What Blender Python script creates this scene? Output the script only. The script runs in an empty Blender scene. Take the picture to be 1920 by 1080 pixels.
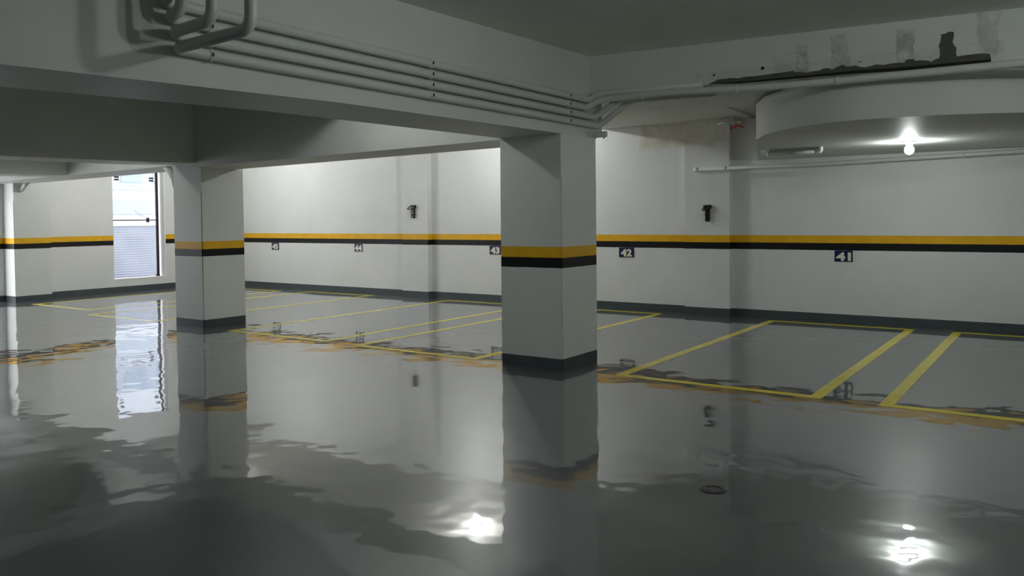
import bpy, bmesh, math, random
from mathutils import Vector, Matrix
random.seed(7)
S = 1.65                                   # eye height of the photograph in metres
C = bpy.context.scene.collection

# ------------------------------------------------------------------ helpers
def W(p):
    return Vector((p[0]*S, p[1]*S, p[2]*S))

class MB:
    """collects shapes (in units of the eye height) for ONE mesh"""
    def __init__(self):
        self.bm = bmesh.new()
    def hexa(self, b, t):
        vs = [self.bm.verts.new(W(p)) for p in list(b)+list(t)]
        n = len(b)
        self.bm.faces.new(list(reversed(vs[:n]))); self.bm.faces.new(vs[n:])
        for i in range(n):
            j = (i+1) % n
            self.bm.faces.new((vs[i], vs[j], vs[n+j], vs[n+i]))
        return self
    def box(self, x0, x1, y0, y1, z0, z1):
        q = [(x0, y0), (x1, y0), (x1, y1), (x0, y1)]
        return self.hexa([(a, b, z0) for a, b in q], [(a, b, z1) for a, b in q])
    def prism(self, poly, off):
        """closed polygon (list of 3D points) pushed along off"""
        top = [(p[0]+off[0], p[1]+off[1], p[2]+off[2]) for p in poly]
        return self.hexa(poly, top)
    def tube(self, pts, r, n=14, cap=True):
        P = [W(p) for p in pts]; r *= S
        rings = []; up = None
        for i, p in enumerate(P):
            a = (P[i]-P[i-1]).normalized() if i else None
            b = (P[i+1]-P[i]).normalized() if i < len(P)-1 else None
            t = (a+b).normalized() if a and b else (a or b)
            if up is None:
                h = Vector((0, 0, 1)) if abs(t.z) < .9 else Vector((1, 0, 0))
                up = (h - t*h.dot(t)).normalized()
            else:
                up = (up - t*up.dot(t)).normalized()
            s = t.cross(up)
            k = 1.0
            if a and b:
                k = 1/max(.6, math.cos(a.angle(b)/2))
            ring = []
            for j in range(n):
                an = 2*math.pi*j/n
                ring.append(self.bm.verts.new(p + (up*math.cos(an) + s*math.sin(an))*r))
            rings.append(ring)
        for A, B in zip(rings, rings[1:]):
            for j in range(n):
                f = self.bm.faces.new((A[j], A[(j+1) % n], B[(j+1) % n], B[j])); f.smooth = True
        if cap:
            self.bm.faces.new(list(reversed(rings[0]))); self.bm.faces.new(rings[-1])
        return self
    def lathe(self, c, prof, n=24, axis='z'):
        """profile of (radius, height) turned about an axis through c"""
        rings = []
        for r, h in prof:
            ring = []
            for j in range(n):
                an = 2*math.pi*j/n
                a, b = r*math.cos(an), r*math.sin(an)
                d = {'z': (a, b, h), 'y': (a, h, b), 'x': (h, a, b)}[axis]
                ring.append(self.bm.verts.new(W((c[0]+d[0], c[1]+d[1], c[2]+d[2]))))
            rings.append(ring)
        for A, B in zip(rings, rings[1:]):
            for j in range(n):
                f = self.bm.faces.new((A[j], A[(j+1) % n], B[(j+1) % n], B[j])); f.smooth = True
        self.bm.faces.new(list(reversed(rings[0]))); self.bm.faces.new(rings[-1])
        return self
    def build(self, name, mat, parent=None, bevel=0, origin=None):
        me = bpy.data.meshes.new(name)
        bmesh.ops.recalc_face_normals(self.bm, faces=self.bm.faces[:])
        o = bpy.data.objects.new(name, me); C.objects.link(o)
        off = Vector((0, 0, 0))
        if parent is not None:
            o.parent = parent; off = root_loc(parent)
        elif origin is not None:
            off = W(origin); o.location = off
        for v in self.bm.verts:
            v.co -= off
        self.bm.to_mesh(me); self.bm.free()
        me.materials.append(mat)
        if bevel:
            b = o.modifiers.new('edge', 'BEVEL'); b.width = bevel; b.segments = 2; b.limit_method = 'ANGLE'
        return o

def root_loc(o):
    v = Vector((0, 0, 0))
    while o is not None:
        v += o.location; o = o.parent
    return v

def tag(o, label, cat, group=None, kind=None):
    o['label'] = label; o['category'] = cat
    if group: o['group'] = group
    if kind: o['kind'] = kind
    return o

def thing(name, label, cat, loc, group=None, kind=None):
    o = bpy.data.objects.new(name, None); C.objects.link(o); o.location = W(loc)
    o.empty_display_size = .1
    return tag(o, label, cat, group, kind)

def arc(p0, p1, p2, n=7):
    """quadratic bend from p0 round the corner p1 to p2"""
    out = []
    for i in range(n+1):
        t = i/n
        out.append(tuple((1-t)**2*a + 2*t*(1-t)*b + t*t*c for a, b, c in zip(p0, p1, p2)))
    return out

def bend(path, r):
    """round every inner corner of a polyline"""
    out = [path[0]]
    for a, b, c in zip(path, path[1:], path[2:]):
        A, B, Cc = Vector(a), Vector(b), Vector(c)
        u = (A-B); v = (Cc-B)
        ru = min(r, u.length*.49); rv = min(r, v.length*.49)
        out += arc(tuple(B+u.normalized()*ru), b, tuple(B+v.normalized()*rv))
    out.append(path[-1])
    return out

# ------------------------------------------------------------------ materials
def nodes(name):
    m = bpy.data.materials.new(name); m.use_nodes = True
    nt = m.node_tree; b = nt.nodes['Principled BSDF']
    return m, nt, b
def N(nt, t, **kw):
    n = nt.nodes.new(t)
    for k, v in kw.items():
        setattr(n, k, v)
    return n
def plain(name, col, rough=.5, metal=0, spec=.5, coat=0):
    m, nt, b = nodes(name)
    b.inputs['Base Color'].default_value = (*col, 1); b.inputs['Roughness'].default_value = rough
    b.inputs['Metallic'].default_value = metal; b.inputs['Specular IOR Level'].default_value = spec
    b.inputs['Coat Weight'].default_value = coat
    return m
def noise(nt, scale, detail=3, vec=None, rough=.5):
    n = N(nt, 'ShaderNodeTexNoise'); n.inputs['Scale'].default_value = scale
    n.inputs['Detail'].default_value = detail; n.inputs['Roughness'].default_value = rough
    if vec is not None: nt.links.new(vec, n.inputs['Vector'])
    return n.outputs['Fac']
def ramp(nt, fac, stops, const=False):
    r = N(nt, 'ShaderNodeValToRGB'); e = r.color_ramp.elements
    if const: r.color_ramp.interpolation = 'CONSTANT'
    while len(e) < len(stops): e.new(.5)
    for el, (p, c) in zip(e, stops):
        el.position = p; el.color = (*c, 1) if len(c) == 3 else c
    nt.links.new(fac, r.inputs['Fac']); return r.outputs['Color']
def mix(nt, fac, a, b, mode='MIX'):
    m = N(nt, 'ShaderNodeMix', data_type='RGBA', blend_type=mode)
    for s, v in ((m.inputs[0], fac), (m.inputs[6], a), (m.inputs[7], b)):
        if isinstance(v, (int, float)): s.default_value = v
        elif isinstance(v, tuple): s.default_value = (*v, 1)
        else: nt.links.new(v, s)
    return m.outputs[2]
def math_(nt, op, a, b=None, c=None):
    m = N(nt, 'ShaderNodeMath', operation=op)
    for s, v in zip(m.inputs, (a, b, c)):
        if v is None: continue
        if isinstance(v, (int, float)): s.default_value = v
        else: nt.links.new(v, s)
    return m.outputs[0]
def position(nt):
    g = N(nt, 'ShaderNodeNewGeometry'); s = N(nt, 'ShaderNodeSeparateXYZ')
    nt.links.new(g.outputs['Position'], s.inputs[0]); return g.outputs['Position'], s.outputs

WHITE = (.78, .786, .79)
ZS, ZM, ZB, ZK = .8088, .7367, .669, .0713
def band(nt, s, a, b):
    """1 where a < s < b"""
    return math_(nt, 'MULTIPLY', math_(nt, 'GREATER_THAN', s, a), math_(nt, 'LESS_THAN', s, b))

def soft(nt, s, a, b, w):
    def cl(v):
        m = N(nt, 'ShaderNodeClamp'); nt.links.new(v, m.inputs[0]); return m.outputs[0]
    up = cl(math_(nt, 'DIVIDE', math_(nt, 'SUBTRACT', s, a), w)); dn = cl(math_(nt, 'DIVIDE', math_(nt, 'SUBTRACT', b, s), w))
    return math_(nt, 'MULTIPLY', up, dn)

def paint(name, bands, col=WHITE, rough=.45, stains=None):
    m, nt, b = nodes(name)
    P, xyz = position(nt)
    mott = noise(nt, 1.3, 5, P, .6)
    c = mix(nt, 1.0, col, ramp(nt, mott, [(.3, (.93, .93, .93)), (.7, (1, 1, 1))]), 'MULTIPLY')
    if stains:
        for (x0, x1, z0, z1, tint) in stains:      # damp, yellowed plaster with its own ragged edge
            wob = math_(nt, 'MULTIPLY', math_(nt, 'SUBTRACT', noise(nt, 4, 4, P), .5), .35)
            X = math_(nt, 'ADD', xyz[0], wob); Z = math_(nt, 'ADD', xyz[2], wob)
            k = math_(nt, 'MULTIPLY', soft(nt, X, x0*S, x1*S, .14), soft(nt, Z, z0*S, z1*S, .10))
            c = mix(nt, k, c, mix(nt, noise(nt, 6, 3, P), tint, col))
    if bands:
        edge = math_(nt, 'MULTIPLY', math_(nt, 'SUBTRACT', noise(nt, 9, 2, P), .5), .006)
        z = math_(nt, 'ADD', xyz[2], edge)
        dirt = ramp(nt, noise(nt, 5, 5, P), [(.35, (.88, .88, .88)), (.65, (1, 1, 1))])
        c = mix(nt, band(nt, z, ZM*S, ZS*S), c, mix(nt, 1.0, (.86, .47, .022), dirt, 'MULTIPLY'))
        c = mix(nt, band(nt, z, ZB*S, ZM*S), c, (.012, .012, .013))
        c = mix(nt, math_(nt, 'LESS_THAN', z, ZK*S), c, mix(nt, 1.0, (.075, .092, .10), dirt, 'MULTIPLY'))
    nt.links.new(c, b.inputs['Base Color'])
    b.inputs['Roughness'].default_value = rough; b.inputs['Specular IOR Level'].default_value = .2
    bp = N(nt, 'ShaderNodeBump'); bp.inputs['Strength'].default_value = .25; bp.inputs['Distance'].default_value = .003
    nt.links.new(noise(nt, 60, 4, P), bp.inputs['Height']); nt.links.new(bp.outputs[0], b.inputs['Normal'])
    return m

M_wall = paint('painted_wall', True, stains=[(-3.85, -2.80, 1.70, 2.1, (.50, .45, .30))])
M_pillar = paint('painted_pillar', True, col=(.76, .78, .75))
M_conc = paint('painted_concrete', False, col=(.70, .71, .67))
M_ceil = paint('ceiling_paint', False, col=(.82, .84, .78), rough=.6)
M_slab = paint('slab_gloss_paint', False, col=(.72, .74, .70), rough=.55)
M_slab.node_tree.nodes['Principled BSDF'].inputs['Specular IOR Level'].default_value = .22
M_back_ceiling = paint('stained_ceiling', False, col=(.74, .73, .68), rough=.6)

def cross_paint():
    """white crossbeam paint with brown-grey smears where water ran"""
    m, nt, b = nodes('crossbeam_paint'); P, xyz = position(nt)
    c = mix(nt, 1.0, (.72, .74, .70), ramp(nt, noise(nt, 1.3, 5, P), [(.3, (.92, .92, .92)), (.7, (1, 1, 1))]), 'MULTIPLY')
    rag = noise(nt, 7, 6, P, .7)
    wob = math_(nt, 'MULTIPLY', math_(nt, 'SUBTRACT', noise(nt, 5, 3, P), .5), .12)
    X = math_(nt, 'ADD', xyz[0], wob)
    for (x0, x1, z0, z1, a) in ((-1.36, -1.29, 1.80, 2.0, .62), (-1.16, -1.07, 1.80, 2.04, .52), (-.82, -.72, 1.80, 2.02, .72),
                                (-.42, -.33, 1.80, 2.07, .42), (-2.0, -.3, 1.80, 1.90, .22), (-1.5, -1.28, 1.80, 1.97, .25)):
        k = math_(nt, 'MULTIPLY', band(nt, X, x0*S, x1*S), band(nt, math_(nt, 'ADD', xyz[2], wob), z0*S, z1*S))
        k = math_(nt, 'MULTIPLY', k, math_(nt, 'MULTIPLY', ramp(nt, rag, [(.38, (0, 0, 0)), (.6, (1, 1, 1))]), a))
        c = mix(nt, k, c, (.30, .285, .25))
    nt.links.new(c, b.inputs['Base Color']); b.inputs['Roughness'].default_value = .5
    b.inputs['Specular IOR Level'].default_value = .35
    return m
M_cross = cross_paint()

def floor_mat():
    m, nt, b = nodes('polished_epoxy_floor'); P, xyz = position(nt)
    mott = noise(nt, .9, 6, P, .65)
    c = mix(nt, 1.0, (.084, .097, .104), ramp(nt, mott, [(.3, (.82, .82, .82)), (.7, (1.05, 1.05, 1.05))]), 'MULTIPLY')
    # joint across the floor
    wv = math_(nt, 'MULTIPLY', math_(nt, 'SUBTRACT', noise(nt, .8, 2, P), .5), .05)
    y = math_(nt, 'ADD', xyz[1], wv)
    k = math_(nt, 'MULTIPLY', band(nt, y, 5.045*S, 5.052*S), math_(nt, 'LESS_THAN', xyz[0], -.1))
    c = mix(nt, k, c, (.03, .03, .03))
    # tyre scuffs
    vm = N(nt, 'ShaderNodeMapping'); vm.inputs['Scale'].default_value = (.5, 3.2, 1); nt.links.new(P, vm.inputs['Vector'])
    sc = ramp(nt, noise(nt, 1.4, 5, vm.outputs[0], .6), [(.62, (0, 0, 0)), (.75, (1, 1, 1))])
    c = mix(nt, math_(nt, 'MULTIPLY', sc, .35), c, (.06, .062, .062))
    nt.links.new(c, b.inputs['Base Color'])
    b.inputs['IOR'].default_value = 1.45
    b.inputs['Coat Weight'].default_value = 1; b.inputs['Coat IOR'].default_value = 1.8
    b.inputs['Specular IOR Level'].default_value = .3
    rg = ramp(nt, noise(nt, .5, 4, P), [(.35, (.012, .012, .012)), (.75, (.035, .035, .035))])
    nt.links.new(rg, b.inputs['Coat Roughness']); b.inputs['Roughness'].default_value = .32
    h = math_(nt, 'MULTIPLY', noise(nt, .38, 2, P), .013)
    flat = math_(nt, 'ADD', math_(nt, 'MULTIPLY', math_(nt, 'LESS_THAN', xyz[1], 5.05*S), .0045), .0011)   # two pours, the one in the stalls lies flatter
    h = math_(nt, 'ADD', h, math_(nt, 'MULTIPLY', math_(nt, 'SUBTRACT', noise(nt, 2.0, 2, P), .5), flat))
    h = math_(nt, 'ADD', h, math_(nt, 'MULTIPLY', noise(nt, 7, 2, P), .00010))
    bp = N(nt, 'ShaderNodeBump'); bp.inputs['Strength'].default_value = 1; bp.inputs['Distance'].default_value = 1
    nt.links.new(h, bp.inputs['Height']); nt.links.new(bp.outputs[0], b.inputs['Normal']); nt.links.new(bp.outputs[0], b.inputs['Coat Normal'])
    return m, bp
M_floor, _ = floor_mat()

def line_mat():
    m, nt, b = nodes('yellow_floor_paint'); P, xyz = position(nt)
    c = ramp(nt, noise(nt, 6, 5, P, .7), [(.3, (.74, .60, .03)), (.5, (.90, .76, .045)), (.8, (.94, .83, .08))])
    nt.links.new(c, b.inputs['Base Color']); b.inputs['Roughness'].default_value = .12
    h = math_(nt, 'MULTIPLY', noise(nt, .38, 2, P), .013)
    flat = math_(nt, 'ADD', math_(nt, 'MULTIPLY', math_(nt, 'LESS_THAN', xyz[1], 5.05*S), .0045), .0011)   # two pours, the one in the stalls lies flatter
    h = math_(nt, 'ADD', h, math_(nt, 'MULTIPLY', math_(nt, 'SUBTRACT', noise(nt, 2.0, 2, P), .5), flat))
    bp = N(nt, 'ShaderNodeBump'); bp.inputs['Strength'].default_value = 1; bp.inputs['Distance'].default_value = 1
    nt.links.new(h, bp.inputs['Height']); nt.links.new(bp.outputs[0], b.inputs['Normal'])
    return m
M_line = line_mat()

M_pipe = plain('white_pvc_pipe', (.66, .68, .65), .38)
M_black = plain('black_plastic', (.010, .011, .010), .35)
M_screw = plain('dark_screw', (.02, .02, .02), .4, .6)
M_navy = plain('navy_board', (.006, .007, .075), .4)
M_cream = plain('cream_digit', (.82, .80, .66), .5)
M_frame = plain('dark_brown_frame', (.030, .012, .018), .4)
M_rimwhite = plain('white_reveal', (.85, .84, .84), .5)
M_red = plain('red_lever', (.50, .045, .02), .4)
M_brass = plain('grey_valve_metal', (.55, .56, .52), .4, .3)
M_whitecap = plain('white_plastic_cap', (.86, .87, .86), .35)
M_iron = plain('black_iron', (.012, .012, .013), .45)
M_steel = plain('worn_steel', (.30, .31, .31), .35, .7)
M_hole = plain('drilled_hole', (.006, .006, .006), .9)

def bare():
    m, nt, b = nodes('bare_cement'); P, _ = position(nt)
    c = ramp(nt, noise(nt, 14, 6, P, .7), [(.3, (.075, .079, .070)), (.7, (.115, .119, .105))])
    nt.links.new(c, b.inputs['Base Color']); b.inputs['Roughness'].default_value = .9; return m
M_bare = bare()
M_groove_shade = plain('groove_shade', (.012, .012, .011), .9)  # near-black colour stands for the shade inside the recess

def glass():
    m, nt, b = nodes('clear_glass'); nt.nodes.remove(b)
    out = nt.nodes['Material Output']
    t = N(nt, 'ShaderNodeBsdfTransparent'); t.inputs[0].default_value = (.93, .96, .98, 1)
    g = N(nt, 'ShaderNodeBsdfGlossy'); g.inputs['Roughness'].default_value = .01
    f = N(nt, 'ShaderNodeFresnel'); f.inputs[0].default_value = 1.45
    x = N(nt, 'ShaderNodeMixShader')
    nt.links.new(f.outputs[0], x.inputs[0]); nt.links.new(t.outputs[0], x.inputs[1]); nt.links.new(g.outputs[0], x.inputs[2])
    nt.links.new(x.outputs[0], out.inputs['Surface']); return m
M_glass = glass()

def emit(name, col, st):
    m, nt, b = nodes(name)
    b.inputs['Base Color'].default_value = (.9, .9, .9, 1)
    b.inputs['Emission Color'].default_value = (*col, 1); b.inputs['Emission Strength'].default_value = st
    return m
BULB = 420.0
M_bulb = emit('lit_bulb', (.93, 1.0, .97), BULB)
M_bulb_strong = emit('lit_bulb_strong', (.98, 1.0, .97), BULB*3.3)
M_bulb_bright = emit('lit_bulb_bright', (.98, 1.0, .97), BULB*2.0)
M_bulb_weak = emit('lit_bulb_weak', (.93, 1.0, .97), BULB*.6)
M_bulb_fill = emit('lit_bulb_fill', (.93, 1.0, .97), BULB*1.6)
M_bulb_dim = emit('lit_bulb_dim', (.93, 1.0, .97), BULB*.46)

# ------------------------------------------------------------------ setting
XL, YB, YP = -11.2745, 7.9952, 7.9175
MxL, MxR, MyF, MyB = -3.24, -2.7505, 4.5531, 5.0301
LxL, LxR, LyF, LyB = -7.1577, -6.714, 4.6212, 5.0958
PxL, PxR, PyF, PyB = -11.3684, -10.9953, 4.8832, 5.3332
XR, YF = 3.2, -2.6                      # right and front walls, both behind the frame's edge
H = 2.36
def ceil_z(x, y): return 2.104 - .0213*(x+2.75)*(1 if x > -2.75 else .0) + .0149*(max(2.0, min(y, 4.94))-4.94)
def beam_z(y): return 1.491 + .0168*(min(y, 4.6)-1.19) if y < 4.6 else 1.548

o = MB().box(XL-.2, XR+.2, YF-.2, YB+.2, -.15, 0).build('floor', M_floor)
tag(o, 'polished grey epoxy garage floor, mirror glossy and slightly wavy', 'floor', kind='structure')

# front-bay ceiling
b = MB()
b.box(XL-.2, -3.0, YF-.2, 4.96, 2.26, 2.36)
xs = [-3.0, -2.75, XR+.2]; ys = [YF-.2, 2.0, 4.96]
for x0, x1 in zip(xs, xs[1:]):
    for y0, y1 in zip(ys, ys[1:]):
        q = [(x0, y0), (x1, y0), (x1, y1), (x0, y1)]
        b.hexa([(x, y, ceil_z(x, y)) for x, y in q], [(x, y, H) for x, y in q])
tag(b.build('ceiling', M_ceil), 'dull grey concrete ceiling above the front parking bays', 'ceiling', kind='structure')
o = MB().box(-4.30, XR+.2, 4.96, YB+.2, 1.972, 2.36).box(XL-.2, -4.30, 4.96, YB+.2, 2.29, 2.36).build('ceiling_back', M_back_ceiling)
tag(o, 'lower strip of ceiling along the back wall behind the crossbeam', 'ceiling', kind='structure')

o = MB().box(XL-.2, XR+.2, YB, YB+.2, 0, H).build('wall_back', M_wall)
tag(o, 'long white back wall with a yellow and black painted stripe', 'wall', kind='structure')
o = MB().box(XR, XR+.2, YF-.2, YB, 0, H).build('wall_right', M_wall)
tag(o, 'white right end wall with striped band, outside the picture', 'wall', kind='structure')
o = MB().box(XL-.2, XR, YF-.2, YF, 0, H).build('wall_front', M_wall)
tag(o, 'white front wall with striped band, behind the viewer', 'wall', kind='structure')

# left wall: solid pieces around the window and around the driveway opening near the viewer's side
WY0, WY1, WZ0, WZ1 = 6.328, 7.135, .178, 1.88
GY0, GY1, GZ1 = 2.0, 4.76, 1.52
LT = .16
b = MB()
b.box(XL-LT, XL, YF, GY0, 0, H).box(XL-LT, XL, GY0, GY1, GZ1, H).box(XL-LT, XL, GY1, WY0, 0, H)
b.box(XL-LT, XL, WY0, WY1, 0, WZ0).box(XL-LT, XL, WY0, WY1, WZ1, H).box(XL-LT, XL, WY1, YB, 0, H)
tag(b.build('wall_left', M_wall), 'white left end wall with striped band and a tall window', 'wall', kind='structure')

# pilasters
for nm, x0, x1, lb in (('pilaster', -3.3041, -2.8292, 'shallow white pilaster between signs 42 and 41 with damp yellow stain'),
                       ('pilaster', -7.2087, -6.767, 'shallow white pilaster between signs 44 and 43')):
    o = MB().box(x0, x1, YP, YB+.01, 0, 1.98).build(nm, M_wall, origin=(x0, YP, 0))
    tag(o, lb, 'pilaster', kind='structure')

# free-standing square pillars: body to 1.27 with eased corners, slightly slimmer head above
def pillar(x0, x1, y0, y1, z1, lb):
    t = thing('pillar', lb, 'pillar', ((x0+x1)/2, (y0+y1)/2, 0), kind='structure')
    e = .007; zc = 1.275
    def oct_(z):
        return [(x0+e, y0, z), (x1-e, y0, z), (x1-e, y0+e, z), (x1, y0+e, z), (x1, y1-e, z), (x1-e, y1-e, z), (x1-e, y1, z), (x0+e, y1, z), (x0+e, y1-e, z), (x0, y1-e, z), (x0, y0+e, z), (x0+e, y0+e, z)]
    MB().hexa(oct_(0), oct_(zc)).build('shaft', M_pillar, t)
    d = .0035
    MB().box(x0+d, x1-d, y0+d, y1-d, zc, z1).build('head', M_pillar, t)
    return t
pillar(MxL, MxR, MyF, MyB, 1.56, 'nearest square white pillar in the middle, under the beam with pipes')
pillar(LxL, LxR, LyF, LyB, 1.56, 'square white pillar right of the window, second from the viewer')
pillar(PxL, PxR, PyF, PyB, 1.60, 'farthest white pillar by the left wall, daylight on its narrow face')

# beams
def ybeam(x0, x1, ya, yb, zf, top, lb, name='beam'):
    b = MB(); n = 6
    ysn = [ya + (yb-ya)*i/n for i in range(n+1)]
    for u, w in zip(ysn, ysn[1:]):
        b.hexa([(x0, u, zf(u)), (x1, u, zf(u)), (x1, w, zf(w)), (x0, w, zf(w))], [(x0, u, top), (x1, u, top), (x1, w, top), (x0, w, top)])
    bmesh.ops.remove_doubles(b.bm, verts=b.bm.verts[:], dist=1e-5)
    inner = [f for f in b.bm.faces if abs(f.normal.y) > .9 and ya+.01 < f.calc_center_median().y/S < yb-.01]
    return b
def add_beam(b, name, mat, lb, org):
    return tag(b.build(name, mat, origin=org), lb, 'beam', kind='structure')
H2 = 2.3
b = MB()
q0, q1 = beam_z(-.5), beam_z(4.6)
b.prism([(MxL, YF, beam_z(YF)), (MxR, YF, beam_z(YF)), (MxR, 4.6, q1), (MxL, 4.6, q1)], (0, 0, 0)) if False else None
def side_beam(x0, x1, prof):
    """prism along X from a side profile of (y, z)"""
    return MB().prism([(x0, y, z) for y, z in prof], (x1-x0, 0, 0))
add_beam(side_beam(MxL, MxR, [(YF, 1.475), (1.0, 1.489), (2.6, 1.532), (4.55, 1.548), (5.03, 1.548), (5.115, 1.602), (5.115, H2), (YF, H2)]),
         'beam', M_conc, 'deep white ceiling beam carrying the four parallel pipes', (MxR, 4.5, 1.54))
add_beam(side_beam(LxL, LxR, [(YF, 1.48), (2.9, 1.512), (4.18, 1.527), (4.66, 1.546), (5.1, 1.546), (5.1, H2), (YF, H2)]),
         'beam', M_conc, 'dark shaded ceiling beam running to the pillar beside the window', (LxR, 4.6, 1.54))
add_beam(side_beam(-9.6, -9.15, [(YF, 1.47), (3.9, 1.508), (4.65, 1.52), (4.65, H2), (YF, H2)]),
         'beam', M_conc, 'short stretch of ceiling beam at the far left, beyond the dark beam', (-9.15, 4.6, 1.52))
def cross(x0, x1, y0, y1, za, zb, top):
    return MB().prism([(x0, y0, za), (x1, y0, zb), (x1, y0, top), (x0, y0, top)], (0, y1-y0, 0))
add_beam(cross(LxR-.02, MxL+.02, 4.555, 5.03, 1.502, 1.536, H2), 'beam', M_conc,
         'crosswise beam between the two nearest pillars, partly lit', (-5, 4.55, 1.52))
add_beam(cross(XL, LxL+.02, 4.625, 5.09, 1.50, 1.538, H2), 'beam', M_conc,
         'pale crosswise beam above the window, reaching the left wall', (-9, 4.62, 1.52))

add_beam(MB().box(-4.72, -4.47, YF, 4.56, 1.98, 2.27), 'beam', M_conc,  # unseen rib, added so the bulb beside it leaves the left side dark
         'slim unseen ceiling rib added behind the piped beam to block bulb light', (-4.6, 4, 1.98))
add_beam(MB().box(-8.55, -8.32, YF, 4.63, 1.98, 2.27), 'beam', M_conc,  # second unseen rib, added to cut off the next bay's bulb
         'slim unseen ceiling rib added behind the dark beam to block bulb light', (-8.4, 4, 1.98))

# the crossbeam on the right with the damaged plaster
cb = thing('beam', 'white crossbeam with a ragged strip of bare dark cement', 'beam', (-1, 4.94, 1.84), kind='structure')
MB().prism([(MxR-.01, 4.94, 1.845), (-1.9, 4.94, 1.827), (-1.5, 4.94, 1.812), (-1.04, 4.94, 1.803), (-.84, 4.94, 1.795), (-.6, 4.94, 1.789), (XR, 4.94, 1.78), (XR, 4.94, H2), (MxR-.01, 4.94, H2)], (0, 1.16, 0)).build('beam_body', M_cross, cb)
up = [(-1.8965, 1.829), (-1.8711, 1.8385), (-1.8358, 1.8518), (-1.7959, 1.8525), (-1.7513, 1.8526), (-1.7024, 1.845), (-1.6684, 1.8509), (-1.606, 1.8481),
      (-1.5634, 1.8492), (-1.5211, 1.8502), (-1.4793, 1.8517), (-1.4241, 1.8526), (-1.3742, 1.8563), (-1.3651, 1.8439), (-1.3337, 1.845), (-1.2981, 1.8352),
      (-1.2628, 1.8404), (-1.2278, 1.8402), (-1.2017, 1.8498), (-1.1758, 1.8487), (-1.1543, 1.8374), (-1.133, 1.8497), (-1.0948, 1.8587), (-1.0779, 1.8457),
      (-1.0486, 1.8468), (-1.0278, 1.8479), (-1.0071, 1.8368), (-.9782, 1.8313), (-.9496, 1.8346), (-.9172, 1.8409), (-.885, 1.8337), (-.8372, 1.8369),
      (-.7977, 1.8366), (-.7762, 1.8319), (-.7704, 1.8461), (-.751, 1.8502), (-.7317, 1.8479), (-.7201, 1.8369), (-.6971, 1.8375), (-.659, 1.831),
      (-.6439, 1.8229), (-.6214, 1.8349), (-.6064, 1.8373), (-.6009, 1.8512), (-.6029, 1.8888), (-.6086, 1.902), (-.5994, 1.9216), (-.5958, 1.9502),
      (-.5959, 1.9647), (-.5773, 1.9642), (-.5589, 1.9733), (-.5368, 1.969), (-.5349, 1.9461), (-.542, 1.9183), (-.5365, 1.9011), (-.5235, 1.883),
      (-.5252, 1.8585), (-.5215, 1.8375), (-.496, 1.8385), (-.442, 1.8401), (-.4064, 1.839), (-.3693, 1.8321), (-.3639, 1.8064)]
lo = [(-.364, 1.797), (-.85, 1.802), (-1.4, 1.814), (-1.89, 1.8265)]
pb = MB().prism([(x, 4.938, z) for x, z in up+lo], (0, .01, 0)).build('bare_cement_strip', M_bare, cb)
pb['label'] = 'dark grey bare cement'
MB().prism([(-1.875, 4.9365, 1.8275), (-1.7, 4.9365, 1.815), (-1.49, 4.9365, 1.811), (-1.26, 4.9365, 1.807), (-1.04, 4.9365, 1.803), (-.84, 4.9365, 1.794), (-.64, 4.9365, 1.7895), (-.364, 4.9365, 1.7895), (-.364, 4.9365, 1.8044), (-.6432, 4.9365, 1.8065), (-.8367, 4.9365, 1.8109), (-1.04, 4.9365, 1.8185), (-1.218, 4.9365, 1.8186), (-1.4416, 4.9365, 1.8203), (-1.6296, 4.9365, 1.8225), (-1.8605, 4.9365, 1.829)], (0, .01, 0)).build('groove_shade', M_groove_shade, cb)  # flat dark strip on the face, the recess shade put in as colour
for x, z, r in ((-1.557, 1.891, .010), (-1.862, 1.882, .006), (-1.007, 1.866, .004)):
    MB().lathe((x, 4.937, z), [(r, 0), (r, .004)], 12, 'y').build('drilled_hole', M_hole, cb)

# curved slab hanging behind the crossbeam
arcpts = [(-1.87, 5.79), (-1.83, 5.66), (-1.76, 5.524), (-1.68, 5.36), (-1.58, 5.228), (-1.47, 5.11), (-1.358, 5.02), (-1.27, 4.95), (-1.174, 4.90),
          (-1.07, 4.873), (-.968, 4.863), (-.86, 4.868), (-.755, 4.883), (-.63, 4.908), (-.505, 4.942), (-.36, 5.005), (-.222, 5.084), (-.05, 5.21), (.1, 5.37),
          (.22, 5.57), (.3, 5.8), (.34, 6.1), (.34, 7.9), (-2.5, 7.9), (-2.17, 6.75)]
def smooth(pts, closed_from=0):
    return pts
ZSL = 1.545
arcpts = [(x*1.0283, min(y*1.0283, 8.0)) for x, y in arcpts]
sl = MB().prism([(x, y, ZSL) for x, y in arcpts], (0, 0, 1.80-ZSL)).build('curved_slab', M_slab, origin=(-1, 6, ZSL))
for p in sl.data.polygons:
    if abs(p.normal.z) < .5: p.use_smooth = True
try:
    sl.data.set_sharp_from_angle(angle=math.radians(35))
except Exception:
    pass
tag(sl, 'low white slab with a rounded front edge above stall 41', 'slab', kind='structure')

# ------------------------------------------------------------------ skirting (painted, a hair proud of the plaster)
M_skirt = plain('grey_skirting_paint', (.075, .092, .10), .35)

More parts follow.
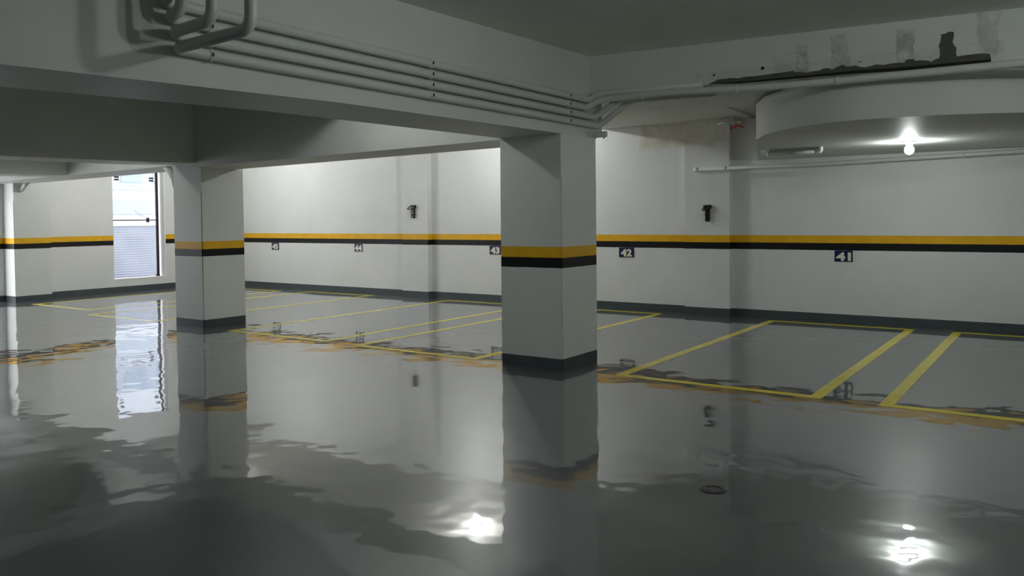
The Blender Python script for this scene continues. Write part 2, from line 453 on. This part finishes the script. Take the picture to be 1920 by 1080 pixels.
# ------------------------------------------------------------------ window in the left wall
win = thing('window_1', 'tall frameless glass window at the left, bright daylight behind it', 'window', (XL, 6.7, WZ0), kind='structure')
xg = XL-.10
MB().box(xg-.003, xg+.003, WY0+.01, WY1-.075, WZ0+.01, 1.02).build('lower_pane', M_glass, win)
MB().box(xg-.003, xg+.003, WY0+.01, WY1-.075, 1.03, 1.625).build('middle_pane', M_glass, win)
MB().box(xg-.003, xg+.003, WY0+.01, WY1-.075, 1.64, WZ1).build('top_pane', M_glass, win)
MB().box(xg-.012, xg+.012, WY1-.085, WY1-.050, WZ0, WZ1).build('post', M_frame, win)
MB().box(xg-.010, xg+.010, WY1-.10, WY1-.045, WZ0, WZ0+.03).build('post_shoe', M_frame, win)
MB().box(xg-.006, xg+.010, WY0, WY1-.06, 1.016, 1.032).build('rail', M_frame, win)
for yy in (WY0+.12, WY1-.15):
    for zz in (1.612, 1.648):
        MB().box(xg-.014, xg+.014, yy-.03, yy+.03, zz-.012, zz+.012).build('patch_clamp', M_frame, win)
MB().box(xg-.014, xg+.022, 6.90, 6.93, .99, 1.06).build('latch', M_frame, win)
MB().tube([(xg+.012, 6.91, 1.05), (xg+.012, 6.82, 1.09), (xg+.012, 6.74, 1.13), (xg+.012, 6.71, 1.18)], .0025, 6).build('pull_cord', M_frame, win)
MB().box(XL-LT, XL+.002, WY1-.018, WY1, WZ0, WZ1).build('jamb', M_rimwhite, win)
MB().box(XL-LT, XL+.004, WY0, WY1, WZ0-.012, WZ0+.004).build('sill', M_rimwhite, win)

# neighbour's facade across the alley
def shutter_mat():
    m, nt, b = nodes('ribbed_shutter'); P, xyz = position(nt)
    w = math_(nt, 'FRACT', math_(nt, 'MULTIPLY', xyz[2], 1/(.045*S)))
    c = ramp(nt, w, [(0, (.015,.016,.024)), (.45, (.14, .145, .175)), (.8, (.17, .175, .21)), (1, (.045, .05, .065))])
    c = mix(nt, math_(nt, 'MULTIPLY', noise(nt, 1.6, 4, P), .75), c, (.22, .225, .26))
    nt.links.new(c, b.inputs['Base Color']); b.inputs['Roughness'].default_value = .4; return m
M_shut = shutter_mat()
M_fwhite = plain('white_facade', (.42, .43, .45), .7)
M_fgrey = plain('pale_grey_facade', (.27, .29, .33), .7)
M_fblue = plain('blue_grey_glazing', (.19, .23, .29), .3)
XO = -14.2
fa = thing('neighbour_building', 'white building across the alley seen through the window', 'building', (XO, 8.2, -.3))
MB().box(XO-.3, XO, 3.0, 13.5, -.3, 4.6).build('wall', M_fwhite, fa)
MB().box(XO, XO+.03, 7.0, 12.5, -.3, .90).build('ribbed_shutter', M_shut, fa)
MB().box(XO, XO+.06, 6.0, 12.5, .93, 1.10).build('ledge', M_fwhite, fa)
MB().box(XO, XO+.02, 7.3, 12.2, 1.14, 1.42).build('lower_panel', M_fgrey, fa)
MB().box(XO, XO+.02, 7.3, 12.2, 1.58, 2.05).build('upper_panel', M_fgrey, fa)
for i in range(4):
    MB().box(XO+.02, XO+.03, 7.5+i*.62, 7.9+i*.62, 1.72, 2.02).build('facade_glazing', M_fblue, fa)
o = MB().box(XO-3, XL-LT, -4, 15, -.45, -.3).build('alley_ground', plain('alley_concrete', (.5, .5, .5), .8))
tag(o, 'pale concrete alley ground outside the window', 'ground', kind='structure')

# ------------------------------------------------------------------ floor markings
LW = .068
def marking(x0, x1, lb, y0=4.575, y1=7.775, sides='lrnf'):
    """painted outline of one stall, x0..x1 are its outer edges"""
    b = MB(); z0, z1 = .0002, .0012
    if 'l' in sides: b.box(x0, x0+LW, y0, y1, z0, z1)
    if 'r' in sides: b.box(x1-LW, x1, y0, y1, z0, z1)
    if 'n' in sides: b.box(x0, x1, y0-.002, y0+LW*.85, z0, z1+.0001)
    if 'f' in sides: b.box(x0, x1, y1-LW*.8, y1+.001, z0, z1+.0001)
    o = b.build('stall_marking', M_line, origin=((x0+x1)/2, y0, 0))
    return tag(o, lb, 'parking marking', 'painted stall outlines on the floor')
marking(-2.391, -1.127, 'yellow painted outline of the stall below sign 41')
marking(-.836, .43, 'yellow painted outline cut off by the right picture edge')
marking(-4.72, -3.475, 'yellow painted outline below sign 42, behind the nearest pillar')
marking(-6.34, -5.05, 'yellow painted outline of the stall below sign 43', y0=4.60)
marking(-8.80, -7.57, 'yellow painted outline of the stall below sign 44', y0=4.62)
marking(-10.55, -9.22, 'yellow painted outline of the stall below sign 45, nearest the window', y0=4.86, y1=7.62)

# ------------------------------------------------------------------ number signs
def digits(txt, cx, cz, h, w, y, parent):
    cu = bpy.data.curves.new('digits', 'FONT'); cu.body = txt; cu.size = 1; cu.offset = .045; cu.extrude = .02
    cu.space_character = 1.0
    to = bpy.data.objects.new('tmp', cu); C.objects.link(to)
    bpy.context.view_layer.update()
    me = bpy.data.meshes.new_from_object(to.evaluated_get(bpy.context.evaluated_depsgraph_get()))
    bpy.data.objects.remove(to); bpy.data.curves.remove(cu)
    me.name = 'digits'
    xs = [v.co.x for v in me.vertices]; ys_ = [v.co.y for v in me.vertices]
    mx, my = (min(xs)+max(xs))/2, (min(ys_)+max(ys_))/2; kx, ky = w/(max(xs)-min(xs)), h/(max(ys_)-min(ys_))
    off = root_loc(parent)
    for v in me.vertices:
        p = W((cx+(v.co.x-mx)*kx, y-.0015-v.co.z*.06, cz+(v.co.y-my)*ky)); v.co = p-off
    me.materials.append(M_cream)
    o = bpy.data.objects.new('digits', me); C.objects.link(o); o.parent = parent
    o['label'] = 'cream bold digits'
    return o
for txt, x0, x1 in (('45', -9.89, -9.73), ('44', -8.153, -8.0), ('43', -5.85, -5.68), ('42', -4.095, -3.916), ('41', -1.845, -1.685)):
    z0, z1 = .564, .668
    t = thing('stall_number_sign', 'navy wall sign reading %s just below the black stripe' % txt, 'sign', ((x0+x1)/2, YB, z0), 'stall number signs on the back wall')
    MB().box(x0, x1, YB-.006, YB, z0, z1).build('board', M_navy, t)
    digits(txt, (x0+x1)/2, (z0+z1)/2-.004, .080, .132, YB-.0062, t)

# ------------------------------------------------------------------ pipes on the beam
RP = .0215
xp = MxR + RP + .004
ZP = (1.797, 1.742, 1.688, 1.634)
def clamp(x, y, z, axis, parent):
    c = MB().lathe((x, y, z), [(RP+.0012, -.010), (RP+.0035, -.008), (RP+.0035, .008), (RP+.0012, .010)], 18, axis).build('clamp', M_pipe, parent)
    return c
plabel = ('topmost of the four white pipes along the beam', 'second white pipe from the top along the beam, turning under the crossbeam',
          'third white pipe from the top along the beam', 'lowest of the four white pipes along the beam')
XRISE = (-2.685, -2.63, -2.475, -2.285)
ends = [
    [(xp, 4.90, ZP[0]), (xp+.05, 4.917, 1.838), (-1.93, 4.917, 1.826)],
    [(xp, 4.86, ZP[1]), (xp+.075, 4.89, 1.792), (-2.13, 4.89, 1.796), (-1.9, 4.89, 1.784), (-1.66, 4.89, 1.773), (-1.43, 4.89, 1.765), (-1.2, 4.89, 1.762), (-.26, 4.89, 1.7605), (XR-.01, 4.89, 1.755)],
    [(xp, 4.97, ZP[2]), (xp+.17, 5.0, 1.80), (-1.9, 5.0, 1.795)],
    [(xp, 5.03, ZP[3]), (xp+.235, 5.06, 1.80), (-1.9, 5.06, 1.79)],
]
for k in range(4):
    z = ZP[k]
    ys0 = 1.735 + .014*k
    path = [(XRISE[k], ys0, 2.047), (XRISE[k], ys0, z+.012), (xp, ys0, z)] + ends[k]
    t = thing('pipe', plabel[k], 'pipe', (xp, 3.2, z), 'white pipes along the beam')
    MB().tube(bend(path, .052), RP).build('tube', M_pipe, t)
    for yc in (1.925, 3.222, 4.605):
        c = clamp(xp, yc, z, 'y', t)
        sc = MB().box(xp+RP+.001, xp+RP+.006, yc-.006, yc+.002, z-.008, z+.006).build('screw', M_screw, c)
    if k == 1:
        for xc, zc in ((-2.33, 1.794), (-1.70, 1.775), (-1.115, 1.762)):
            c = clamp(xc, 4.89, zc, 'x', t)
MB_h = MB().lathe((MxR+.001, 2.139, 1.889), [(.026, -.004), (.026, .001)], 16, 'x').build('drilled_hole', M_hole, origin=(MxR, 2.139, 1.889))
tag(MB_h, 'dark round hole in the beam face above the pipes', 'hole')

# thin conduit under the ceiling strip
o = MB().tube([(-2.45, 6.10, 1.955), (-2.575, 7.9, 1.955)], .011, 10).build('conduit', M_pipe, origin=(-2.5, 7, 1.955))
tag(o, 'thin white conduit running from the crossbeam to the back wall', 'pipe')
# pipe along the back wall below the slab
t = thing('wall_pipe', 'single white pipe along the back wall above sign 41', 'pipe', (-1.5, YP-.03, 1.478))
yw = YP-.026
MB().tube([(-3.185, yw, 1.474), (-2.0, yw, 1.474), (-.42, yw, 1.508), (.30, yw, 1.515), (XR-.01, yw, 1.52)], .0195).build('tube', M_pipe, t)
MB().lathe((-3.16, yw, 1.474), [(.010, -.035), (.019, -.030), (.0235, -.012), (.0235, .014), (.0195, .016)], 18, 'x').build('end_cap', M_whitecap, t)
for x, z in ((-2.86, 1.474), (-.775, 1.500)):
    MB().lathe((x, yw, z), [(.021, -.008), (.024, -.006), (.024, .006), (.021, .008)], 18, 'x').build('clamp', M_pipe, t)

# drain stubs under the beams
o = MB().tube(bend([(-7.33, 4.665, 1.53), (-7.275, 4.665, 1.50), (-7.20, 4.665, 1.42), (-7.165, 4.665, 1.33)], .05), .034, 14).build('drain_pipe', M_pipe, origin=(-7.2, 4.8, 1.4))
tag(o, 'short angled white drain pipe at the top of the pillar beside the window', 'pipe')
o = MB().tube([(-10.80, 4.98, 1.53), (-10.985, 4.98, 1.415)], .026, 14).build('drain_pipe', M_pipe, origin=(-10.9, 4.98, 1.45))
tag(o, 'short angled white drain pipe at the top of the farthest pillar', 'pipe')
t = thing('conduit_stub', 'grey conduit fitting sticking out behind the top of the nearest pillar', 'fitting', (-2.72, 5.03, 1.575))
MB().lathe((-2.70, 5.0, 1.572), [(.016, -.06), (.021, -.03), (.021, .045), (.012, .05)], 14, 'x').build('sleeve', M_pipe, t)
MB().tube([(-2.69, 5.0, 1.56), (-2.67, 5.0, 1.545)], .006, 8).build('lug', M_steel, t)

# valve with red lever high on the back wall
t = thing('valve', 'small pipe valve with a red lever high on the wall beside the pilaster', 'valve', (-2.76, 7.86, 1.93))
MB().tube([(-2.93, 7.87, 1.925), (-2.78, 7.87, 1.925)], .020, 12).build('pipe_stub', M_pipe, t)
MB().tube([(-2.775, 7.87, 1.925), (-2.775, 7.87, 1.972)], .016, 12).build('riser', M_pipe, t)
MB().lathe((-2.73, 7.87, 1.92), [(.012, -.05), (.026, -.04), (.026, -.02), (.018, -.01), (.018, .02), (.026, .03), (.026, .05), (.012, .055)], 14, 'x').build('valve_body', M_brass, t)
lv = MB().prism([(-2.80, 7.84, 1.868), (-2.75, 7.84, 1.885), (-2.72, 7.84, 1.897), (-2.69, 7.84, 1.884), (-2.655, 7.84, 1.872), (-2.665, 7.84, 1.86), (-2.70, 7.84, 1.868), (-2.725, 7.84, 1.878), (-2.75, 7.84, 1.868), (-2.79, 7.84, 1.852)], (0, .02, 0)).build('lever', M_red, t)
lv['label'] = 'red lever'

# ------------------------------------------------------------------ bulbs
def bulb(x, y, zc, lb, stem=.025, mat=None):
    t = thing('ceiling_bulb', lb, 'lamp', (x, y, zc), 'bare bulbs on the ceiling')
    MB().lathe((x, y, zc), [(.052, 0), (.058, -.006), (.056, -.012), (.030, -.016), (.024, -stem)], 28).build('holder', M_whitecap, t)
    prof = [(.014, -stem+.002), (.020, -stem-.010), (.030, -stem-.024), (.034, -stem-.040), (.031, -stem-.056), (.020, -stem-.070), (.004, -stem-.076)]
    g = MB().lathe((x, y, zc), prof, 20).build('bulb', mat or M_bulb, t); g['label'] = 'glowing white bulb'
    return t
bulb(-1.02, 6.72, ZSL, 'bare glowing bulb under the curved slab above stall 41', .022, M_bulb_weak)
bulb(-5.29, 6.93, 2.29, 'bare glowing bulb seen only as a reflection in the floor', .05, M_bulb_bright)
bulb(-9.3, 6.4, 2.29, 'bare glowing bulb on the back ceiling near the window', .05, M_bulb_strong)
bulb(-1.1, 2.56, ceil_z(-1.1, 2.56), 'bare glowing bulb in the bay right of the piped beam', .03, M_bulb_dim)
bulb(1.3, 2.9, ceil_z(1.3, 2.9), 'added fill bulb, unseen, far right in the front bay, outside the picture', .14, M_bulb_fill)  # unseen bulb, added to brighten the crossbeam's right side and the ceiling
bulb(-4.18, 3.6, 2.2, 'bare glowing bulb hidden behind the piped beam', .03, M_bulb_weak)
bulb(-8.05, 3.6, 2.2, 'bare glowing bulb hidden behind the dark beam', .03, M_bulb_weak)

# unlit tube fitting under the slab
t = thing('ceiling_tube_light', 'unlit tube light fitting with white end caps under the slab', 'lamp', (-1.9, 6.75, 1.53))
yl, zl = 6.75, 1.508
MB().tube([(-2.08, yl, zl), (-1.70, yl, zl)], .014, 14).build('tube', plain('grey_tube', (.50, .52, .49), .25), t)
MB().box(-2.08, -1.68, yl+.012, yl+.03, zl+.012, ZSL).build('batten', M_pipe, t)
for xa, xb in ((-2.125, -2.085), (-1.665, -1.70)):
    e = MB().tube(bend([(xa, yl, ZSL), (xa, yl, zl), (xb, yl, zl)], .022), .0175, 14).build('end_cap', M_whitecap, t); e['label'] = 'white curved end cap'

# ------------------------------------------------------------------ black wall hooks on the pilasters
def wall_hook(x, z, lb, fat):
    t = thing('wall_hook', lb, 'wall hook', (x, YP, z), 'black hooks on the pilasters')
    y = YP
    w = .024*fat
    MB().prism([(x-w, y, z-.045), (x-w*.7, y, z-.062), (x, y, z-.068), (x+w*.7, y, z-.062), (x+w, y, z-.045), (x+w, y, z+.055), (x-w, y, z+.055)], (0, -.022, 0)).build('back_plate', M_black, t, bevel=.006)
    MB().prism([(x-w*.9, y, z+.050), (x+w*.9, y, z+.050), (x+w*1.75, y, z+.072), (x+w*1.75, y, z+.102), (x-w*1.6, y, z+.102), (x-w*1.6, y, z+.072)], (0, -.034, 0)).build('head', M_black, t, bevel=.008)
    MB().tube([(x-w*.4, y-.02, z+.098), (x-w*.6, y-.06, z+.088), (x-w*.6, y-.105, z+.062), (x-w*.6, y-.115, z+.052), (x-w*.6, y-.10, z+.048), (x-w*.5, y-.05, z+.048), (x-w*.3, y-.02, z+.055)], .0062, 8).build('hook_loop', M_black, t)
    for a, bb in ((.04, -.018), (-.018, -.062)):
        MB().tube([(x-w*.3, y-.018, z+a), (x-w*.4, y-.045, z+a-.012), (x-w*.4, y-.052, z+(a+bb)/2), (x-w*.4, y-.043, z+bb+.006), (x-w*.3, y-.018, z+bb)], .0050, 8).build('guard_loop', M_black, t)
    return t
wall_hook(-3.051, 1.0115, 'black metal hook on the pilaster between signs 42 and 41', 1.0)
wall_hook(-6.993, 1.078, 'black metal hook on the pilaster between signs 44 and 43', .9)

# ------------------------------------------------------------------ floor drain
dx, dy = -1.079, 2.842
t = thing('floor_drain', 'small round black floor drain in the open driveway floor', 'drain', (dx, dy, 0))
MB().lathe((dx, dy, 0), [(.050, 0), (.050, .0018), (.024, .0022), (.024, .0005)], 28).build('ring', M_iron, t)
g = MB()
for i in range(-3, 4):
    hw = math.sqrt(max(0, .0235**2-(i*.0065)**2))
    g.box(dx-hw, dx+hw, dy+i*.0065-.0016, dy+i*.0065+.0016, .0005, .0016)
g.build('grate', M_steel, t)

# ------------------------------------------------------------------ daylight and camera
w = bpy.data.worlds.new('sky'); bpy.context.scene.world = w; w.use_nodes = True
bg = w.node_tree.nodes['Background']; bg.inputs[0].default_value = (.94, .955, 1.0, 1); bg.inputs[1].default_value = 6.0

cam = bpy.data.cameras.new('camera'); co = bpy.data.objects.new('camera', cam); C.objects.link(co)
yaw, pit, rol = (math.radians(a) for a in (-34.6213, -1.6722, -.5626))
F = Vector((math.sin(yaw)*math.cos(pit), math.cos(yaw)*math.cos(pit), math.sin(pit)))
R = Vector((math.cos(yaw), -math.sin(yaw), 0)); U = R.cross(F)
R2 = R*math.cos(rol) + U*math.sin(rol); U2 = -R*math.sin(rol) + U*math.cos(rol)
m = Matrix((R2, U2, -F)).transposed().to_4x4(); m.translation = Vector((0, 0, S)); co.matrix_world = m
cam.sensor_fit = 'HORIZONTAL'; cam.sensor_width = 36; cam.lens = 1526.97/1920*36
cam.shift_y = -(540-453.62)/1920
cam.clip_start = .02
sc = bpy.context.scene; sc.camera = co
sc.view_settings.view_transform = 'Standard'; sc.view_settings.look = 'None'; sc.view_settings.gamma = 1
sc.view_settings.exposure = 0.0
sc.cycles.use_denoising = True
sc.cycles.max_bounces = 14; sc.cycles.diffuse_bounces = 8; sc.cycles.glossy_bounces = 6; sc.cycles.transparent_max_bounces = 12
sc.cycles.sample_clamp_indirect = 12
